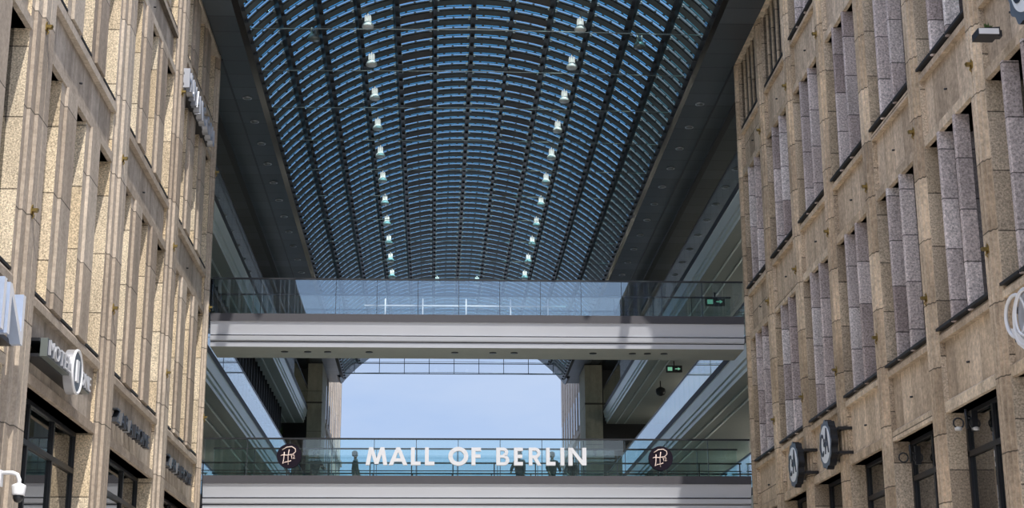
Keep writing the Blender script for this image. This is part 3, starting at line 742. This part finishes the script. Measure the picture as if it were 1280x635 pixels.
# round scalloped signs on the right
def capsign(y, z, r, label):
    t_ = thing('round_sign', (9.85, y, z-r), label, 'sign', 'round scalloped signs')
    n_ = 96; pol = [((r*(1+.045*cos(12*2*pi*k/n_)))*cos(2*pi*k/n_), (r*(1+.045*cos(12*2*pi*k/n_)))*sin(2*pi*k/n_)) for k in range(n_)]
    MB().prism(pol, lambda p, q: (q, y+p[0], z+p[1]), 9.80, 9.98, 0, [1]*n_).build('scalloped_case', [M['disc_ring'], M['black']], t_)
    MB().lathe([(r*.78, 0), (r*.78, .02)], (9.782, y, z), 40, axis='x', smooth=False).build('face', M['disc_face'], t_)
    letters('C', t_, (9.782, y+r*.66, z-r*.48), (0, -1, 0), (0, 0, 1), (-1, 0, 0), r*.95, r*.5, .02, [M['charcoal'], M['charcoal']])
    letters('&', t_, (9.782, y+r*.10, z-r*.10), (0, -1, 0), (0, 0, 1), (-1, 0, 0), r*.34, r*.20, .02, [M['charcoal'], M['charcoal']])
    letters('A', t_, (9.782, y-r*.08, z-r*.42), (0, -1, 0), (0, 0, 1), (-1, 0, 0), r*1.05, r*.62, .02, [M['charcoal'], M['charcoal']])
    for dz in (-.3, .3):
        MB().box(9.96, 10.33, y-r*1.25, y+r*1.1, z+dz-.035, z+dz+.035).build('bracket', M['black'], t_)
capsign(42.75, 5.95, .60, 'farther of the two scalloped round signs low on the right front')
capsign(39.1, 5.95, .60, 'nearer of the two scalloped round signs low on the right front')
capsign(23.85, 11.55, .80, 'scalloped round sign cut by the top right corner')
# white script sign at the right edge
t_ = thing('script_sign', (9.9, 25.3, 5.5), 'white outlined script emblem cut by the right edge', 'sign')
def lp(cy_, cz_, ry_, rz_, tilt, x, r, nm, n=30, a0=0, a1=2*pi, cl=True):
    pts_ = []
    for k in range(n if cl else n+1):
        a = a0+(a1-a0)*k/n; u, v_ = ry_*cos(a), rz_*sin(a)
        pts_.append((x, cy_+u*cos(tilt)-v_*sin(tilt), cz_+u*sin(tilt)+v_*cos(tilt)))
    MB().tube(pts_, r, 8, closed=cl).build(nm, M['white'], t_)
lp(25.75, 6.12, .48, .36, .3, 9.86, .035, 'loop'); lp(25.3, 6.0, .5, .47, 0, 9.84, .035, 'loop'); lp(25.2, 6.05, .42, .38, 0, 9.80, .02, 'loop')
MB().prism([(-.42*cos(a), .38*sin(a)) for a in [k*2*pi/28 for k in range(28)]], lambda p, q: (q, 25.2+p[0], 6.05+p[1]), 9.84, 9.93).build('glyph_face', M['steel'], t_)
MB().prism([(25.95, 5.95), (25.7, 5.62), (25.2, 5.35), (24.9, 5.3), (25.3, 5.55), (25.7, 5.85)], lambda p, q: (q, p[0], p[1]), 9.82, 9.9).build('tail', M['white'], t_)
for z in (5.75, 6.25): MB().box(9.9, 10.33, 24.7, 26.0, z-.03, z+.03).build('bracket', M['black'], t_)

# brass bracket lights on pilasters
br0 = None
def bracket(side, y, z, label, grp):
    global br0
    X = side*(XL if side < 0 else XRR)
    if br0 is None:
        br0 = thing('wall_bracket', (0, 0, 0), label, 'wall light', grp)
        MB().prism([(-.09, 0), (.09, 0), (.09, .16), (0, .26), (-.09, .16)], lambda p, q: (q, p[0], p[1]-.1), 0, .03).build('back_plate', M['brass'], br0)
        MB().prism([(.0, .02), (.14, .02), (.17, .1), (.0, .1)], lambda p, q: (p[0], q, p[1]-.05), -.07, .07).build('hood', M['brass'], br0)
        MB().tube([(.02, 0, -.03), (.07, 0, -.14), (.02, 0, -.2)], .018, 6).build('hook', M['brass'], br0)
        t_ = br0
    else:
        t_ = copy_of(br0, (0, 0, 0), label, grp)
    t_.location = (X, y, z); t_.rotation_euler = (0, 0, pi if side > 0 else 0); t_.scale = (.72,)*3
for i, y in enumerate((27.5, 35.0, 42.45, 49.66)):
    for z, lv in ((16.45, 'upper'), (11.9, 'middle'), (8.35, 'lower')):
        bracket(-1, y, z, '%s brass bracket on the %s pilaster of the left front' % (lv, ['cropped', 'nearest full', 'second full', 'end'][i]), 'brass brackets on the left front')
for i, y in enumerate((27.45, 31.2, 34.96, 38.72, 42.48, 46.23)):
    for z, lv in ((16.9, 'upper'), (11.4, 'middle'), (7.77, 'lower')):
        if i < 2 and z > 16: continue
        bracket(1, y, z, '%s brass bracket on the %s pilaster of the right front' % (lv, ordn[i]), 'brass brackets on the right front')

# dome security camera, floodlight, lanterns
t_ = thing('security_camera', (-7.0, 27.0, 3.1), 'white dome security camera on a bent arm at the lower left', 'camera')
MB().box(-7.26, -7.22, 26.82, 26.98, 3.35, 3.62).build('wall_plate', M['white'], t_)
MB().tube([(-7.24, 26.9, 3.58), (-7.05, 26.9, 3.58), (-6.97, 26.9, 3.55), (-6.93, 26.9, 3.46), (-6.93, 26.9, 3.38)], .035, 10).build('arm', M['white'], t_)
MB().lathe([(.03, .36), (.115, .32), (.12, .30), (.105, .18), (.105, .15)], (-6.93, 26.9, 3.05), 20).build('housing', M['white'], t_)
MB().lathe([(.02, .03), (.06, .05), (.085, .10), (.09, .155)], (-6.93, 26.9, 3.05), 20).build('dome', M['black'], t_)
t_ = thing('floodlight', (9.8, 26.0, 11.2), 'small grey floodlight jutting from the right front near the top right', 'floodlight')
MB().prism([(-.2, 0), (.17, 0), (.2, .06), (.2, .16), (-.2, .13)], lambda p, q: (9.85+p[0], q, 11.28+p[1]), 25.75, 26.1).build('head', M['dark'], t_)
MB().box(9.66, 10.02, 25.735, 25.75, 11.295, 11.40).build('lens', M['white'], t_)
MB().box(9.98, 10.12, 25.85, 26.0, 11.3, 11.42).build('arm', M['dark'], t_)
pl = thing('small_plant', (9.9, 25.95, 11.43), 'tuft of green weeds growing on the floodlight', 'plant')
mb = MB()
for k in range(26):
    a = random.uniform(0, 2*pi); r_ = random.uniform(.02, .11); h_ = random.uniform(.04, .16)
    b0 = Vector((9.9+.03*cos(a), 25.95+.03*sin(a), 11.42)); t0 = b0+Vector((r_*cos(a), r_*sin(a), h_)); s_ = Vector((-sin(a), cos(a), 0))*.018
    md = (b0+t0)/2+Vector((0, 0, .02))
    mb.add([b0, md+s_, t0, md-s_, md+Vector((0, 0, .008))], [(0, 1, 4), (1, 2, 4), (2, 3, 4), (3, 0, 4), (0, 3, 2, 1)])
mb.build('leaves', M['leaf'], pl)
def lantern(y, z, label, opal):
    t_ = thing('wall_lantern', (10.1, y, z), label, 'wall light')
    MB().box(10.40, 10.52, y-.03, y+.05, z-.15, z+.25).build('back_plate', M['black'], t_)
    for s_ in (-1, 1):
        pts_ = [(10.3+.16*s_+.10*cos(a*pi/8)*s_, y, z+.10*sin(a*pi/8)) for a in range(-8, 8)]
        MB().tube(pts_, .017, 6, closed=True).build('scroll', M['black'], t_)
        if opal: MB().lathe([(.02, -.03), (.07, -.02), (.075, .03), (.03, .05)], (10.3+.17*s_, y, z-.12), 12).build('globe', M['lanternwhite'], t_)
    MB().tube([(10.3, y, z-.1), (10.3, y, z+.28)], .03, 8).build('stem', M['black'], t_)
    MB().tube([(10.3, y, z+.1), (10.48, y+.01, z+.1)], .02, 6).build('arm', M['black'], t_)
lantern(33.7, 4.85, 'black scrolled wall lantern beside the second right shop window', False)
lantern(29.95, 4.98, 'black wall lantern with two pale globes beside the nearest right shop window', True)

# potted palm on the left middle... and people on the rear footbridge
pp = thing('potted_plant', (-8.6, 84.5, 12.0), 'leafy green potted plant on the left gallery behind the round disc', 'plant')
MB().lathe([(.2, 0), (.27, .4), (.25, .42)], (-8.6, 84.5, 12.0), 14).build('pot', M['dark'], pp)
mb = MB()
for k in range(60):
    a = random.uniform(0, 2*pi); L_ = random.uniform(.5, 1.0); b0 = Vector((-8.6, 84.5, 12.4))
    t0 = b0+Vector((cos(a)*L_*.6, sin(a)*L_*.6, random.uniform(.3, 1.4))); s_ = Vector((-sin(a), cos(a), 0))*.06; md = (b0+t0)/2+Vector((0, 0, .1))
    mb.add([b0, md+s_, t0, md-s_, md+Vector((0, 0, .02))], [(0, 1, 4), (1, 2, 4), (2, 3, 4), (3, 0, 4), (0, 3, 2, 1)])
mb.build('leaves', M['leaf'], pp)

def skin_mesh(name, nodes, edges, mat, parent, root=0, sub=2):
    me = bpy.data.meshes.new(name); me.from_pydata([n_[:3] for n_ in nodes], edges, [])
    o = bpy.data.objects.new(name, me); COL.objects.link(o)
    o.modifiers.new('skin', 'SKIN').use_smooth_shade = True
    for k, n_ in enumerate(nodes):
        sv = me.skin_vertices[0].data[k]; sv.radius = (n_[3], n_[4] if len(n_) > 4 else n_[3]); sv.use_root = (k == root)
    o.modifiers.new('sub', 'SUBSURF').levels = sub; o.modifiers['sub'].render_levels = sub
    bpy.context.view_layer.update()
    dg = bpy.context.evaluated_depsgraph_get(); me2 = bpy.data.meshes.new_from_object(o.evaluated_get(dg))
    bpy.data.objects.remove(o); me2.materials.clear(); me2.materials.append(mat)
    for p_ in me2.polygons: p_.use_smooth = True
    o = bpy.data.objects.new(name, me2); COL.objects.link(o); o.parent = parent
    return o
def person(x, y, z, rot, label, top, bottom, lean=0.0, arm=(0.0, 0.0), scale=1.0):
    t_ = thing('person', (x, y, z), label, 'person'); t_.rotation_euler = (0, 0, rot); t_.scale = (scale,)*3
    # local: faces -Y, feet at 0, height 1.72
    l = lean
    nodes = [(0, 0, .95, .11, .08), (0, -l*.5, 1.15, .095, .07), (0, -l, 1.34, .11, .075), (0, -l*1.05, 1.46, .05), (0, -l*1.1, 1.53, .052), (0, -l*1.15-.01, 1.61, .085, .095), (0, -l*1.15, 1.68, .06, .07), (0, -l*1.15-.095, 1.59, .018)]
    edges = [(0, 1), (1, 2), (2, 3), (3, 4), (4, 5), (5, 6), (5, 7)]
    clothT = [(0, .0, .82, .185, .15), (0, -l*.5, 1.10, .175, .14), (0, -l, 1.34, .19, .14), (0, -l*1.03, 1.46, .085)]; ceT = [(0, 1), (1, 2), (2, 3)]
    clothB = [(0, 0, .96, .15, .12)]; ceB = []
    for si, s_ in enumerate((-1, 1)):
        b0 = len(nodes); bend = arm[si]
        sh = (s_*.18, -l, 1.38); elb = (s_*.25, -l-.06-.1*bend, 1.12); wr_ = (s_*(.25-.13*bend), -l-.10-.28*bend, .88+.26*bend)
        d = (Vector(wr_)-Vector(elb)).normalized()
        nodes += [(*sh, .045), (*elb, .038), (*wr_, .028), (*(Vector(wr_)+d*.06), .035, .02)]
        edges += [(2, b0), (b0, b0+1), (b0+1, b0+2), (b0+2, b0+3)]
        palm = Vector(wr_)+d*.09
        for q in range(4):
            c0 = len(nodes); off = Vector((0, (q-1.5)*.021, 0)); ln = (.075, .085, .08, .062)[q]
            nodes += [(*(palm+off), .010), (*(palm+off+d*ln*.55), .009), (*(palm+off+d*ln+Vector((-s_*.02, 0, 0))), .007)]
            edges += [(b0+3, c0), (c0, c0+1), (c0+1, c0+2)]
        c0 = len(nodes); th0 = Vector(wr_)+d*.03+Vector((0, -.035, 0))
        nodes += [(*th0, .011), (*(th0+d*.05+Vector((0, -.02, 0))), .009)]; edges += [(b0+2, c0), (c0, c0+1)]
        k0 = len(clothT); clothT += [(*sh, .085), (*elb, .062), (*(Vector(wr_)-d*.03), .05)]; ceT += [(2, k0), (k0, k0+1), (k0+1, k0+2)]
        b1 = len(nodes); hp = (s_*.09, 0, .88); kn = (s_*.10, -.03, .48); an = (s_*.10, .01, .09); toe = (s_*.115, -.16, .035)
        nodes += [(*hp, .07), (*kn, .05), (*an, .038), (*toe, .035, .03)]; edges += [(0, b1), (b1, b1+1), (b1+1, b1+2), (b1+2, b1+3)]
        k1 = len(clothB); clothB += [(hp[0], 0, .78, .115, .115), (*kn, .082), (*an, .068)]; ceB += [(0, k1), (k1, k1+1), (k1+1, k1+2)]
    skin_mesh('body', nodes, edges, M['skin'], t_)
    skin_mesh('jacket', clothT, ceT, M[top], t_, sub=1); skin_mesh('trousers', clothB, ceB, M[bottom], t_, sub=1)
    for s_ in (-1, 1):
        mbs = MB(); ring_ = []
        for (yy, w_, h_) in ((.07, .035, .07), (.02, .045, .10), (-.06, .048, .085), (-.14, .05, .06), (-.20, .035, .04)):
            ring_.append([(s_*.11-w_, yy, 0), (s_*.11+w_, yy, 0), (s_*.11+w_*.9, yy, h_*.6), (s_*.11+w_*.4, yy, h_), (s_*.11-w_*.4, yy, h_), (s_*.11-w_*.9, yy, h_*.6)])
        vv = [p_ for r_ in ring_ for p_ in r_]; ff = [(a_*6+b_, a_*6+(b_+1) % 6, a_*6+6+(b_+1) % 6, a_*6+6+b_) for a_ in range(4) for b_ in range(6)]+[tuple(range(6)), tuple(range(24, 30))]
        me_ = bpy.data.meshes.new('shoe'); me_.from_pydata(vv, [], ff); me_.materials.append(M['black'])
        so = bpy.data.objects.new('shoe', me_); COL.objects.link(so); so.parent = t_
    hc = (0, -l*1.15+.02, 1.66); mb = MB()
    vs = []; fs = []
    mb.lathe([(.085, -.10), (.108, -.04), (.108, .03), (.085, .08), (.03, .105)], hc, 14)
    o_ = mb; me = bpy.data.meshes.new('hair'); me.from_pydata(mb.v, [], mb.f); me.materials.append(M['hair'])
    for p_ in me.polygons: p_.use_smooth = True
    ho = bpy.data.objects.new('hair', me); COL.objects.link(ho); ho.parent = t_
    return t_
person(-4.25, 56.3, 6.55, .9, 'person in black leaning by the railing beside the left round disc', 'coat_black', 'jeans', .08, (1, .8))
person(-2.80, 56.4, 6.55, 1.6, 'person in a long green coat standing just left of the letter M', 'coat_green', 'coat_green', 0, (0, .2))
person(3.05, 56.4, 6.55, -.6, 'dark figure standing behind the letter E', 'coat_black', 'coat_black', .03, (.5, 0))
person(4.22, 56.5, 6.55, .4, 'dark figure standing behind the second letter L', 'coat_green', 'coat_black', .02, (.3, .6))
person(4.95, 56.9, 6.55, 0, 'shorter dark figure behind the last letter', 'coat_black', 'jeans', .05, (.6, .6), .93)

for o in bpy.data.objects:
    for k_ in ('_w', '_used'):
        if k_ in o: del o[k_]
